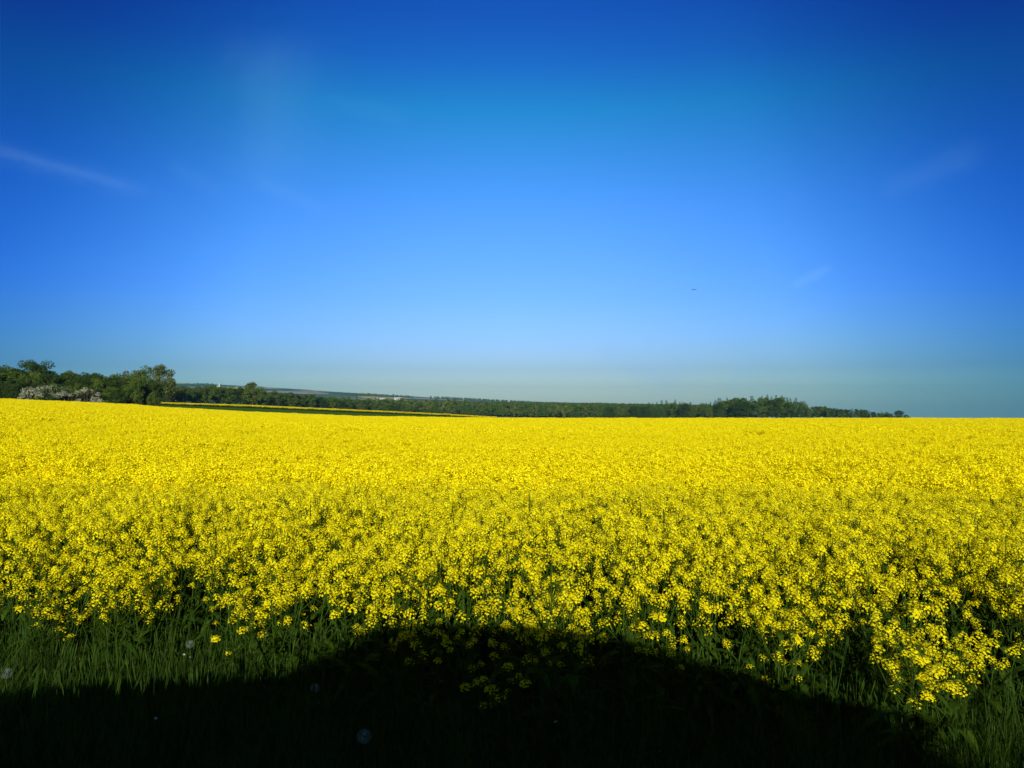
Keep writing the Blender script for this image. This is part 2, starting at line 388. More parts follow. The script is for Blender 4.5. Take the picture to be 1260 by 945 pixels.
def leaf_strip(mb, p, d, L, w, droop, m=0):
    p = Vector(p); d = Vector(d).normalized(); sd = d.cross(Vector((0, 0, 1))).normalized()
    prev = None
    for i in range(5):
        t = i / 4
        c = p + d * L * t + Vector((0, 0, 0.25 * L * t - droop * L * t * t)); ww = w * (0.35 + 1.0 * math.sin(PI * min(t * 0.85 + 0.08, 1))) * (1 - 0.75 * t ** 3)
        cur = (c - sd * ww, c + sd * ww)
        if prev: mb.poly([prev[0], prev[1], cur[1], cur[0]], m)
        prev = cur

def rape_plant(seed):
    """stem mesh and the places of its flower heads; nominal height 1 m"""
    rs = np.random.default_rng(seed); mb = MB(); heads = []
    lean = Vector((rs.normal(0, .05), rs.normal(0, .05), 0))
    top = Vector((0, 0, 0.97)) + lean
    mb.tube([(0, 0, -0.03), lean * 0.3 + Vector((0, 0, 0.4)), top - Vector((0, 0, .03))], [0.006, 0.0048, 0.0022], 5)
    heads.append((top, lean * 0.8))
    nb = rs.integers(6, 10)
    for k in range(nb):
        t = 0.42 + 0.42 * (k + rs.uniform(0, .6)) / nb; th = k * 2.4 + rs.uniform(-.4, .4)
        o = Vector((math.cos(th), math.sin(th), 0)); L = rs.uniform(0.09, 0.17)
        p0 = lean * t + Vector((0, 0, t)); zt = rs.uniform(0.70, 0.96)
        p2 = p0 + o * L; p2.z = max(zt, t + 0.1); p1 = (p0 + p2) / 2 + o * 0.025 - Vector((0, 0, 0.02))
        mb.tube([p0, p1, p2], [0.003, 0.0024, 0.0016], 4)
        heads.append((p2, o * rs.uniform(0.1, 0.45)))
        if rs.uniform() < 0.8: leaf_strip(mb, p0, o + Vector((rs.normal(0, .3), rs.normal(0, .3), 0)), rs.uniform(.07, .14), rs.uniform(.008, .014), rs.uniform(.3, .9))
        if rs.uniform() < 0.75:           # a smaller side head lower on the branch
            q = p0.lerp(p2, 0.5) + o.cross(Vector((0, 0, 1))) * rs.uniform(-.06, .06); q.z = p2.z - rs.uniform(.06, .16)
            mb.tube([p1, q], [0.0018, 0.0013], 3); heads.append((q, o * 0.4))
    for k in range(6):
        th = rs.uniform(0, 2 * PI); t = rs.uniform(.12, .6)
        leaf_strip(mb, lean * t + Vector((0, 0, t)), (math.cos(th), math.sin(th), rs.uniform(.1, .7)), rs.uniform(.12, .24), rs.uniform(.014, .026), rs.uniform(.3, 1.0))
    hs = []
    for (p, tl) in heads:
        e = (Euler((0, 0, rs.uniform(0, 6.28))).to_matrix().to_4x4())
        zax = unit(Vector((tl.x, tl.y, 1))); rot = zax.to_track_quat('Z', 'Y').to_matrix().to_4x4()
        sc = rs.uniform(0.55, 1.05)
        hs.append((Matrix.Translation(p) @ rot @ e @ Matrix.Scale(sc, 4), int(rs.integers(NH))))
    return mb, hs

NPL = 9
plants = [rape_plant(200 + i) for i in range(NPL)]
stem_me = [p[0].mesh('stem', [M['stem']]) for p in plants]
full_me = []
for mb, hs in plants:
    a = MB(); a.add(mb, mmap={0: 2})
    for mt, hi in hs: a.add(heads_mb[hi], mt)
    full_me.append((a.mesh('rapeseed', [M['petal'], M['bud'], M['stem']]), None))

def patch(seed, n, size, nq, q, nstem):
    """a square of standing crop for the middle and far distance: clusters of petals over stems"""
    rs = np.random.default_rng(seed); mb = MB()
    for i in range(n):
        x, y = rs.uniform(-size / 2, size / 2, 2); H = rs.uniform(0.80, 1.08)
        if nstem: 
            for k in range(nstem):
                th = rs.uniform(0, PI); w = 0.005; a, b = math.cos(th) * w, math.sin(th) * w
                ox, oy = rs.normal(0, .06, 2)
                mb.poly([(x + ox - a, y + oy - b, 0), (x + ox + a, y + oy + b, 0), (x + a * .5, y + b * .5, H - .2), (x - a * .5, y - b * .5, H - .2)], 1)
        for k in range(rs.integers(5, 9)):
            o = rs.normal(0, 0.085, 2); h = H - abs(rs.normal(0, .09)) if k else H
            c = Vector((x + o[0], y + o[1], h))
            for j in range(nq):
                p = c + Vector(rs.normal(0, 1, 3) * np.array([.022, .022, .022])); nrm = unit(Vector(rs.normal(0, .6, 3)) + (p - c) * 22 + Vector((0, 0, .55)))
                a = nrm.cross(Vector((.3, .1, .9))).normalized(); b = nrm.cross(a); r = q * rs.uniform(.7, 1.2)
                mb.poly([p + a * r, p + b * r, p - a * r, p - b * r], 0)
    return mb.mesh('rapeseed_patch', [M['petal'], M['stem']])
mid_me = [(patch(300 + i, 52, 1.0, 24, 0.0108, 1), None) for i in range(5)]
far_me = [(patch(320 + i, 72, 1.3, 8, 0.021, 1), None) for i in range(5)]

def nrand(x, y, s):                          # cheap smooth noise for field density and height
    return (np.sin(x * 1.7 * s + 1.3) * np.sin(y * 1.3 * s + .7) + np.sin(x * .63 * s - y * .9 * s + 2.1) + np.sin(x * .29 * s + y * .37 * s)) / 3

def n_of(x, y): return x * NX[0] + y * NX[1]
EDGE = 3.66
# near plants
Y1 = 8.0
area_w = 2 * 0.95 * Y1
N = int(area_w * Y1 * 54)
px = rng.uniform(-0.95 * Y1, 0.95 * Y1, N); py = rng.uniform(0.5, Y1, N)
n_ = n_of(px, py)
edge = EDGE + 0.06 + 0.22 * smooth((px - 0.2) / 1.4) + 0.15 * nrand(px, py, 2.3) + 0.10 * rng.normal(0, 1, N)
keep = (n_ > edge) & (np.abs(px) < 0.80 * py + 2.2)
thin = np.clip((n_ - edge) / 1.3, 0, 1); keep &= rng.uniform(0, 1, N) < 0.24 + 0.76 * thin
px, py, n_, edge, thin = [a[keep] for a in (px, py, n_, edge, thin)]
hgt = (0.66 + 0.30 * smooth((n_ - edge) / 1.1)) * (1 + 0.05 * nrand(px, py, 1.1)) * (1 + rng.normal(0, 1, len(px)) * (0.055 + 0.055 * np.exp(-(n_ - edge) / 1.2)))
pz = ground_z(px, py)
rots = np.stack([rng.normal(0, .06, len(px)), rng.normal(0, .06, len(px)), rng.uniform(0, 6.283, len(px))], -1)
kind = rng.integers(0, NPL, len(px))
# the nearest plants in view stand as individuals
dist = np.sqrt(px ** 2 + py ** 2 + (pz + hgt - CAMZ) ** 2)
inview = np.abs(px / py) < 0.66
order = np.argsort(np.where(inview, dist, 1e9))[:290]
single = np.zeros(len(px), bool); single[order] = True
rape_roots = []
LBL = 'flowering yellow rape plant at the front edge of the field'
for i in order:
    r = bpy.data.objects.new('rapeseed_plant', None); C.objects.link(r)
    r.location = (px[i], py[i], pz[i]); r.rotation_euler = tuple(rots[i]); r.scale = (1, 1, hgt[i]); r.empty_display_size = 0.1
    tag(r, LBL, 'rape plant', 'rape plants along the front edge of the field')
    st = bpy.data.objects.new('stem', stem_me[kind[i]]); C.objects.link(st); st.parent = r
    for mt, hi in plants[kind[i]][1]:
        h = bpy.data.objects.new('flower_head', heads_me[hi]); C.objects.link(h); h.parent = r
        h.matrix_local = mt
P_pts = [np.stack([px, py, pz], -1)[~single]]; P_rot = [rots[~single]]; P_idx = [kind[~single]]
bush = 1 + 0.28 * smooth((n_ - edge - 0.6) / 2.2)
P_scl = [np.stack([bush, bush, hgt], -1)[~single]]
# middle and far crop: patches on a jittered grid
def patches(y0, y1, step, base, nk, umax, scale=1.0, extra=None):
    gx_, gy_ = np.meshgrid(np.arange(-umax * y1 - 4, umax * y1 + 4, step), np.arange(y0, y1, step))
    gx_ = gx_.ravel() + rng.uniform(-.18, .18, gx_.size) * step; gy_ = gy_.ravel() + rng.uniform(-.18, .18, gy_.size) * step
    k = (np.abs(gx_) < umax * gy_ + 4) & (n_of(gx_, gy_) > EDGE + 0.8)
    if extra is not None: k &= extra(gx_, gy_)
    gx_, gy_ = gx_[k], gy_[k]; z = ground_z(gx_, gy_)
    h = 0.93 * (1 + 0.05 * nrand(gx_, gy_, 0.6)) * rng.normal(1, .035, len(gx_)) * scale ** 0.0
    P_pts.append(np.stack([gx_, gy_, z], -1)); P_rot.append(np.stack([0 * z, 0 * z, rng.uniform(0, 6.28, len(z))], -1))
    P_scl.append(np.stack([0 * z + scale, 0 * z + scale, h], -1)); P_idx.append(base + rng.integers(0, nk, len(z)))
patches(Y1 + 0.2, 30, 0.93, NPL, 5, 0.80)
patches(30, 131, 1.22, NPL + 5, 5, 1.02)
scatter('rapeseed_crop', np.concatenate(P_pts), np.concatenate(P_rot), np.concatenate(P_scl), np.concatenate(P_idx),
        full_me + mid_me + far_me, 'dense yellow flowering rape crop filling the broad field up to its crest', 'rape crop')
P_pts, P_rot, P_scl, P_idx = [], [], [], []
patches(240, 302, 2.3, 0, 5, 0.62, 2.0, lambda x, y: (x / y < -0.02) & (x / y > -0.56) & (y > 240 + 55 * np.clip((x / y + .22) / .2, 0, 1)))
scatter('distant_rapeseed_crop', np.concatenate(P_pts), np.concatenate(P_rot), np.concatenate(P_scl), np.concatenate(P_idx),
        far_me, 'thin yellow strip of a second rape field beyond the dark green strip', 'rape crop')

# ------------------------------------------------------------------ grass verge
def tuft(seed, n, H, spread):
    rs = np.random.default_rng(seed); mb = MB()
    for i in range(n):
        th = rs.uniform(0, 2 * PI); o = Vector((rs.normal(0, spread), rs.normal(0, spread), 0)); d = Vector((math.cos(th), math.sin(th), 0))
        h = H * rs.uniform(.35, 1.15); bend = rs.uniform(.05, .8) * h; w = rs.uniform(.0018, .0042); sd = d.cross(Vector((0, 0, 1)))
        prev = None
        for k in range(5):
            t = k / 4; c = o + d * bend * t * t + Vector((0, 0, h * (t - 0.18 * t * t * bend / h * 2)))
            ww = w * (1 - t * .92); cur = (c - sd * ww, c + sd * ww)
            if prev: mb.poly([prev[0], prev[1], cur[1], cur[0]], 0)
            prev = cur
        if rs.uniform() < 0.05:
            mb.tube([o, o + d * .03 + Vector((0, 0, H * 1.25))], [.0012, .0007], 3); octa(mb, o + d * .03 + Vector((0, 0, H * 1.25)), .004, 0, 7)
    return mb.mesh('grass', [M['grass']])
tufts = [(tuft(400 + i, 30, (.26, .34, .42, .36, .30)[i], (.035, .03, .03, .045, .05)[i]), None) for i in range(5)]
N = 26000
gxp = rng.uniform(-11, 11, N); gyp = rng.uniform(-2.5, 9, N); nn_ = n_of(gxp, gyp)
dens = np.where((np.abs(gxp) < 0.75 * gyp + 1.0), 1.0, 0.35)
fade = 1 - 0.75 * smooth((nn_ - 4.2) / 1.0)
k = (nn_ > 0.45) & (nn_ < 5.4) & (rng.uniform(0, 1, N) < dens * fade)
gxp, gyp, nn_ = gxp[k], gyp[k], nn_[k]
gsc = (0.55 + 0.55 * smooth((nn_ - 0.4) / 2.0)) * (1 + 0.22 * nrand(gxp, gyp, 3.1)) * rng.uniform(.6, 1.3, len(gxp))
scatter('grass', np.stack([gxp, gyp, ground_z(gxp, gyp) - .01], -1), np.stack([rng.normal(0, .17, len(gxp)), rng.normal(0, .17, len(gxp)), rng.uniform(0, 6.28, len(gxp))], -1),
        np.stack([0 * gsc + 1, 0 * gsc + 1, gsc], -1), rng.integers(0, 5, len(gxp)), tufts, 'long green grass on the verge in front of the rape', 'grass')

# ------------------------------------------------------------------ trees
def limb_tree(mb, rs, H, trunk_r, crown_base, spread, nl):
    """tapered trunk with limbs; returns limb tips"""
    pts = [(0, 0, -0.3)]; x = y = 0
    for k in range(1, 6):
        x += rs.normal(0, .02 * H); y += rs.normal(0, .02 * H); pts.append((x, y, H * 0.82 * k / 5))
    mb.tube(pts, [trunk_r * (1 - .17 * k) for k in range(6)], 7)
    tips = []
    for k in range(nl):
        t = crown_base + (0.80 - crown_base) * (k + rs.uniform(0, .7)) / nl
        i = min(int(t / 0.82 * 5), 4); f = t / 0.82 * 5 - i
        p = Vector(pts[i]).lerp(Vector(pts[i + 1]), min(max(f, 0), 1)); th = k * 2.4 + rs.uniform(-.5, .5)
        L = spread * (1.05 - 0.55 * abs(t - .5)) * rs.uniform(.6, 1.0)
        q = p + Vector((math.cos(th) * L, math.sin(th) * L, L * rs.uniform(.25, .8)))
        m_ = p.lerp(q, .5) + Vector((0, 0, -.06 * L))
        mb.tube([p, m_, q], [trunk_r * .4, trunk_r * .25, trunk_r * .08], 5); tips.append((p, q))
    return tips

def leaves(mb, rs, c, r, n, q, mi=0, flat=0.8):
    for i in range(n):
        d = rs.normal(0, 1, 3); d /= np.linalg.norm(d); rr = r * rs.uniform(.35, 1.0) ** 0.6
        p = Vector(c) + Vector(d * rr * np.array([1, 1, flat]))
        n1 = unit(Vector(d) * 0.8 + Vector(rs.normal(0, .6, 3)) + Vector((0, 0, .3)))
        a = n1.cross(Vector((.3, .15, .9))).normalized(); b = n1.cross(a); th = rs.uniform(0, PI)
        a, b = a * math.cos(th) + b * math.sin(th), b * math.cos(th) - a * math.sin(th); s_ = q * rs.uniform(.6, 1.3)
        mb.poly([p + a * s_, p + b * s_ * .6, p - a * s_, p - b * s_ * .6], mi)

def broadleaf(seed, H=10.0, W=7.0, base=0.18, ncl=26, nlf=120, q=.20, mats=('leaf_mid',), wisp=1.0):
    rs = np.random.default_rng(seed); t = MB(); tips = limb_tree(t, rs, H, H * .022, base + .05, W * .42, 12)
    cr = MB(); cs = [(tp[1], W * rs.uniform(.12, .20)) for tp in tips]
    for i in range(ncl):
        th = rs.uniform(0, 2 * PI); v = rs.uniform(0, 1); h = base + (1 - base) * v
        wr = W * .5 * math.sin(PI * min(max(.16 + v * .84, 0), 1)) ** .6 * (1 if v < .5 else 1.1)
        rr = wr * math.sqrt(rs.uniform(.15, 1)) * .85
        cs.append((Vector((rr * math.cos(th), rr * math.sin(th), H * h * .92)), W * rs.uniform(.10, .20) * wisp))
    for c, r in cs:
        leaves(cr, rs, c, r, int(nlf * (r / (W * .15)) ** 1.5), q, int(rs.integers(len(mats))))
    return t.mesh('trunk', [M['bark']]), cr.mesh('crown', [M[m] for m in mats])

def conifer(seed, H=10.0, W=3.6, q=.20, mats=('needle',), narrow=1.0):
    rs = np.random.default_rng(seed); t = MB(); t.tube([(0, 0, -.3), (0, 0, H * .5), (0, 0, H * .97)], [H * .016, H * .010, H * .002], 6)
    cr = MB()
    nw = 15
    for k in range(nw):
        v = k / (nw - 1); z = H * (.16 + .82 * v); L = W * .5 * (1 - v) ** .75 + .10
        for j in range(7 if v < .8 else 4):
            th = j * 2 * PI / 7 + k * .7 + rs.uniform(-.3, .3); l = L * rs.uniform(.7, 1.15)
            o = Vector((math.cos(th), math.sin(th), 0)); p1 = Vector((0, 0, z)) + o * l + Vector((0, 0, -.28 * l + .1))
            t.tube([(0, 0, z), p1], [.03, .008], 3)
            for f in (.35, .65, .95):
                leaves(cr, rs, Vector((0, 0, z)).lerp(p1, f), .20 + .10 * (1 - v) * W / 3, 13, q * .8, int(rs.integers(len(mats))), .55)
    return t.mesh('trunk', [M['bark']]), cr.mesh('crown', [M[m] for m in mats])

def shrub(seed, H=3.5, W=4.5, mats=('leaf_mid',), q=.13, ncl=34, nlf=80):
    rs = np.random.default_rng(seed); t = MB(); cr = MB()
    for k in range(9):
        th = k * 2.4; o = Vector((math.cos(th), math.sin(th), 0))
        t.tube([o * .1 + Vector((0, 0, -.2)), o * W * .16 + Vector((0, 0, H * .4)), o * W * rs.uniform(.2, .34) + Vector((0, 0, H * rs.uniform(.65, .85)))], [.06, .04, .012], 5)
    for i in range(ncl):
        th = rs.uniform(0, 2 * PI); v = rs.uniform(0.04, 1); rr = W * .5 * math.sqrt(max(1 - v ** 2.2, .03)) * math.sqrt(rs.uniform(.2, 1))
        r = W * rs.uniform(.08, .14)
        leaves(cr, rs, (rr * math.cos(th), rr * math.sin(th), max(H * v * .9, .25)), r, nlf, q, int(rs.integers(len(mats))))
    return t.mesh('trunk', [M['bark']]), cr.mesh('crown', [M[m] for m in mats])

T = {
    'round': [broadleaf(500 + i, W=(7.0, 8.2, 6.2)[i], mats=('leaf_mid', 'leaf_mid', 'leaf_dark')) for i in range(3)],
    'dark': [broadleaf(510 + i, W=8.5, base=.12, mats=('leaf_dark',), nlf=150) for i in range(2)],
    'pale': [broadleaf(520 + i, W=(8.4, 6.6)[i], base=.10, ncl=44, nlf=130, mats=('leaf_pale', 'leaf_mid', 'leaf_olive'), wisp=.9) for i in range(2)],
    'olive': [broadleaf(530 + i, W=6.5, mats=('leaf_olive', 'leaf_mid'), nlf=90) for i in range(2)],
    'conifer': [conifer(540 + i, W=(3.4, 4.0, 3.0)[i]) for i in range(3)],
    'shrub': [shrub(550 + i) for i in range(2)],
    'blossom': [shrub(560 + i, mats=('blossom', 'blossom', 'leaf_olive') if i == 0 else ('blossom', 'leaf_mid', 'leaf_dark'), q=.11) for i in range(2)],
}
NOMH = {'round': 10, 'dark': 10, 'pale': 10, 'olive': 10, 'conifer': 10, 'shrub': 3.5, 'blossom': 3.5}

def tree(kind, i, X, d, top_row, name, label, cat, group=None, wide=1.0, hmin=1.0, hmax=99):
    """a tree at photo column X and depth d, tall enough to reach the row top_row"""
    x = (X - 630) / FPX * d; z = gz(x, d)
    h = CAMZ + (HY - top_row) * d / FPX - z; h = min(max(h, hmin), hmax)
    r = empty(name, (x, d, z), random.uniform(0, 6.28)); s = h / NOMH[kind]; r.scale = (s * wide, s * wide, s)
    tag(r, label, cat, group)
    tr, cr = T[kind][i % len(T[kind])]
    for nm, me in (('trunk', tr), ('crown', cr)):
        o = bpy.data.objects.new(nm, me); C.objects.link(o); o.parent = r
    return r

# left clump, just behind the crest of the near field
tree('dark', 0, 36, 152, 442.5, 'broadleaf_tree', 'tall dark round-topped tree standing out above the hedge at the left', 'tree', wide=1.0)
tree('round', 1, 8, 156, 449.5, 'broadleaf_tree', 'dark green tree at the extreme left end of the hedge', 'tree', wide=1.1)
tree('pale', 0, 197, 322, 448.5, 'broadleaf_tree', 'tall pale green tree, larger right one of the two that top the hedge', 'tree', wide=.95)
tree('pale', 1, 169, 326, 451, 'broadleaf_tree', 'pale green tree, smaller left one of the two that top the hedge', 'tree', wide=.95)
tree('olive', 0, 311, 312, 469.5, 'broadleaf_tree', 'lone round olive tree at the right end of the tall hedge', 'tree', wide=1.35)
for j, (X, d, row, i, w, lb) in enumerate([(42, 141, 471, 0, 0.95, 'white-blossoming shrub under the tall dark tree at the left'), (68, 139, 470.5, 1, 1.25, 'widest white-blossoming shrub, in the middle of the row at the hedge foot'),
                                         (86, 137, 477, 1, 1.3, 'green shrub flecked with white blossom in front of the hedge'), (108, 138, 472.5, 0, .85, 'white-blossoming shrub at the right end of the blossoming row'), (57, 138, 480, 1, 1.1, 'low half-blossomed shrub between two whiter shrubs')]):
    tree('blossom', i, X, d, row, 'blossoming_shrub', lb, 'shrub', 'white-blossoming shrubs in the left hedge', w)
def line_at(X, pts):
    return float(np.interp(X, [p[0] for p in pts], [p[1] for p in pts]))
HT = [(-300, 448), (-60, 452), (0, 452), (60, 455), (90, 456), (130, 459), (165, 462), (185, 466)]
X = -260
while X < 186:
    for row_, (d0, dz) in enumerate([(143, 8), (158, 0), (150, 4)]):
        kd = random.choice(['dark', 'round', 'dark', 'olive', 'shrub'] if row_ == 0 else ['dark', 'round', 'olive'])
        d = d0 + random.uniform(-4, 4); tp = line_at(X, HT) + dz + random.uniform(-1.5, 3.5)
        if row_ == 0: tp += random.uniform(4, 12)
        tree(kd, random.randrange(3), X + random.uniform(-5, 5), d, tp, 'hedge_tree', 'dark green tree packed into the dense hedge at the left', 'tree', 'trees of the dense left hedge', random.uniform(.8, 1.15) * (1.2 if kd == 'shrub' else 1))
    X += 12
# hedgerow running away beyond the second field
HR = [(186, 473), (215, 476), (260, 474.5), (290, 475.5), (330, 480), (400, 487), (470, 495), (530, 503), (600, 508.5)]
X = 150
while X < 600:
    d = 308 + max(X - 165, 0) / 435 * 340 + random.uniform(0, 12)
    tp = line_at(X, HR) + random.uniform(-1.0, 3.0)
    tree(random.choice(['round', 'olive', 'round', 'dark']), random.randrange(3), X, d, tp, 'hedgerow_tree', 'green tree in the hedgerow running behind the yellow strip', 'tree', 'trees of the hedgerow behind the yellow strip', random.uniform(.95, 1.35), hmin=3)
    X += random.uniform(6.0, 8.5) * (1 - .35 * max(X - 200, 0) / 400)
# wood on the right
RT = [(735, 497.5), (770, 497), (806, 496), (812, 493.5), (842, 494), (856, 498.5), (872, 494), (885, 490.5), (920, 488.5), (945, 486.5), (975, 489), (984, 492), (992, 498.5), (1020, 500.5), (1050, 503), (1075, 505.5), (1095, 507.5)]
X = 738
while X < 1098:
    tall = 868 < X < 990
    for row_ in range(2):
        d = 640 + row_ * 28 + random.uniform(-8, 8)
        tp = line_at(X, RT) + (random.uniform(-.8, 2.2) if row_ else random.uniform(2, 7) * (1 if X < 1000 else .5))
        con = random.random() < ((.75 if row_ else .35) if tall or X < 860 else (.35 if X < 1060 else .1))
        if con: tree('conifer', random.randrange(3), X + random.uniform(-2, 2), d, tp - random.uniform(0, 1.3), 'conifer_tree', 'pointed dark conifer in the wood on the right horizon', 'tree', 'conifers of the right wood', random.uniform(1.05, 1.45), hmin=3)
        else: tree(random.choice(['round', 'dark', 'olive', 'round']), random.randrange(3), X + random.uniform(-2, 2), d, tp, 'wood_tree', 'rounded broadleaf tree in the wood on the right horizon', 'tree', 'broadleaf trees of the right wood', random.uniform(.8, 1.2), hmin=3)
    X += random.uniform(4.2, 6.2)
tree('dark', 1, 1105, 640, 504.8, 'broadleaf_tree', 'round dark tree ending the wood at its right tip', 'tree', wide=1.25)
tree('shrub', 1, 1115, 638, 510, 'edge_shrub', 'low dark bush at the last right tip of the wood', 'shrub', wide=1.1)

# far woods that read as one mass
def blob_tree(seed, mats):
    rs = np.random.default_rng(seed); cr = MB(); H = 10
    for i in range(16):
        th = rs.uniform(0, 2 * PI); v = rs.uniform(0, 1); rr = 3.6 * math.sin(PI * (.12 + .8 * v)) * math.sqrt(rs.uniform(.1, 1))
        leaves(cr, rs, (rr * math.cos(th), rr * math.sin(th), 1.2 + 8 * v), 1.3, 36, .42, int(rs.integers(len(mats))))
    cr.tube([(0, 0, -.5), (0, 0, 8)], [.25, .08], 5, len(mats))
    return cr.mesh('woodland_tree', [M[m] for m in mats] + [M['bark']])
WB = [(blob_tree(600, ('leaf_mid', 'leaf_mid', 'leaf_dark')), None), (blob_tree(601, ('leaf_mid',)), None), (blob_tree(602, ('leaf_mid', 'leaf_olive')), None), (conifer(603, W=4.2, q=.34)[1], None), (blob_tree(604, ('leaf_pale', 'leaf_mid')), None)]
N = 15000
u = rng.uniform(-0.36, 0.27, N); d = np.sqrt(rng.uniform(690 ** 2, 1650 ** 2, N)); wx = u * d
Xp = 630 + FPX * u
k = (Xp > 300) & ((nrand(wx, d, .012) > -0.35) | (d < 800) | (Xp > 570)) & (d > 700 + np.clip(470 - Xp, 0, 200) * 1.5)
wx, d = wx[k], d[k]
pts = [np.stack([wx, d, ground_z(wx, d)], -1)]; ws = [rng.uniform(.8, 1.35, len(d))]; wi = [rng.choice([0, 0, 1, 2, 3, 4], len(d))]
N = 9000
u = rng.uniform(-0.60, 0.12, N); d = np.sqrt(rng.uniform(1700 ** 2, 3900 ** 2, N)); wx = u * d
k = nrand(wx, d, .006) + .25 * nrand(wx, d, .021) > 0.45
wx, d = wx[k], d[k]
pts.append(np.stack([wx, d, ground_z(wx, d)], -1)); ws.append(rng.uniform(.9, 1.4, len(d))); wi.append(rng.choice([0, 1, 2], len(d)))
pts, ws, wi = np.concatenate(pts), np.concatenate(ws), np.concatenate(wi)
scatter('woodland', pts, np.stack([0 * ws, 0 * ws, rng.uniform(0, 6.28, len(ws))], -1), np.stack([ws, ws, ws], -1), wi, WB, 'far green woodland covering the valley slope beyond the fields', 'woodland')

# ------------------------------------------------------------------ far village
M['render_wall'] = noise_mat('house_render', (0.42, 0.42, 0.40), (0.52, 0.52, 0.50), 0.6, 0.85, 0.05)
M['roof_tile'] = noise_mat('roof_tile', (0.20, 0.085, 0.055), (0.28, 0.12, 0.08), 2.0, 0.8, 0.2)
M['roof_grey'] = noise_mat('roof_sheet', (0.42, 0.42, 0.42), (0.55, 0.55, 0.54), 2.0, 0.6, 0.1)
M['pane'] = plain('window_glass', (0.03, 0.035, 0.04), 0.1)
def house(X, d, w, dp, h, roof, label, name='house', rz=0.0):
    x = (X - 630) / FPX * d; r = empty(name, (x, d, gz(x, d)), rz); tag(r, label, 'house' if name == 'house' else 'building', 'buildings of the far village')
    b = MB(); b.box((-w / 2, -dp / 2, -2), (w / 2, dp / 2, h)); b.build('wall', M['render_wall'], r)
    rf = MB(); o = .5; rh = dp * .32
    L, Wd = w / 2 + o, dp / 2 + o
    rf.poly([(-L, -Wd, h), (L, -Wd, h), (L, 0, h + rh), (-L, 0, h + rh)]); rf.poly([(L, Wd, h), (-L, Wd, h), (-L, 0, h + rh), (L, 0, h + rh)])
    rf.poly([(-L, -Wd, h), (-L, 0, h + rh), (-L, Wd, h)]); rf.poly([(L, Wd, h), (L, 0, h + rh), (L, -Wd, h)]); rf.poly([(-L, Wd, h + .003), (L, Wd, h + .003), (L, -Wd, h + .003), (-L, -Wd, h + .003)])
    rf.build('roof', roof, r)
    nwin = max(2, int(w / 5))
    for k in range(nwin):
        xx = -w / 2 + w * (k + .5) / nwin
        wm = MB(); wm.box((xx - .6, -dp / 2 - .05, h * .45), (xx + .6, -dp / 2 + .05, h * .45 + 1.4)); wm.build('window', M['pane'], r)
house(471, 2250, 22, 12, 8, M['roof_grey'], 'largest white building in the middle of the far village', rz=.1)
house(466, 2300, 14, 10, 7, M['roof_tile'], 'white red-roofed house just left of the largest village building', rz=-.3)
house(477, 2290, 11, 9, 7, M['roof_tile'], 'small white red-roofed house right of the largest village building', rz=.4)
house(460, 2400, 13, 9, 7, M['roof_tile'], 'white red-roofed house at the left end of the village', rz=.2)
house(490, 2550, 26, 12, 8, M['roof_grey'], 'long low white building at the right end of the village', rz=.05)
house(494, 2600, 15, 10, 7, M['roof_tile'], 'white red-roofed house behind the long low village building', rz=-.2)
house(466, 2650, 16, 10, 7, M['roof_tile'], 'white red-roofed house higher up behind the village centre', rz=.0)
# white works on the ridge at the left
x = (270 - 630) / FPX * 3600; r = empty('grain_silo', (x, 3600, gz(x, 3600)), 0); tag(r, 'tiny white silo block on the far ridge above the left hedge', 'silo')
a = MB(); a.box((-2.5, -3, -3), (2.5, 3, 16)); a.build('tower', M['render_wall'], r)
a = MB(); a.box((-11, -4, -3), (-2.503, 4, 10)); a.build('store', M['render_wall'], r)
a = MB(); a.box((-2.7, -3.2, 16.003), (2.7, 3.2, 16.8)); a.build('roof', M['roof_grey'], r)

# ------------------------------------------------------------------ dandelion clocks and small white flowers in the grass
def clock_head(seed):
    rs = np.random.default_rng(seed); mb = MB(); octa(mb, (0, 0, 0), .006, 1, 1)
    n = 105
    for i in range(n):
        z = 1 - 2 * (i + .5) / n; th = i * 2.39996; q = math.sqrt(1 - z * z); d = Vector((q * math.cos(th), q * math.sin(th), z))
        a = d.cross(Vector((.2, .3, .9))).normalized(); b = d.cross(a); w = .00022
        mb.poly([d * .004 - a * w, d * .004 + a * w, d * .0185 + a * w, d * .0185 - a * w], 0)
        for k in range(7):
            t = k * 2 * PI / 7; e = a * math.cos(t) + b * math.sin(t); f = a * -math.sin(t) + b * math.cos(t); p = d * .0185
            mb.poly([p - f * .00018, p + f * .00018, p + e * .0050 + d * .0030], 0)
    return mb.mesh('seed_head', [M['seed'], M['bark']])
CH = clock_head(5)
for X, Y, d, s, lb in [(450, 901, 2.3, 1.0, 'dandelion clock low in the shaded grass, nearest the camera'), (14, 825, 3.1, 1.0, 'dandelion clock at the shadow edge at the extreme left'),
                       (237, 790, 3.85, .95, 'dandelion clock in sunlit grass just under the yellow flowers'), (390, 843, 3.0, .8, 'dim dandelion clock in the shade left of the car shadow peak')]:
    x = (X - 630) / FPX * d; z = CAMZ - (Y - HY) / FPX * d; g = gz(x, d)
    r = empty('dandelion', (x, d, g)); tag(r, lb, 'dandelion', 'dandelion clocks in the verge')
    mb = MB(); mb.tube([(0.02, .01, -.02), (.012, 0, (z - g) * .5), (0, 0, z - g)], [.0026, .0022, .0018], 6); mb.build('stem', M['stem'], r)
    h = bpy.data.objects.new('seed_head', CH); C.objects.link(h); h.parent = r; h.location = (0, 0, z - g); h.scale = (s,) * 3
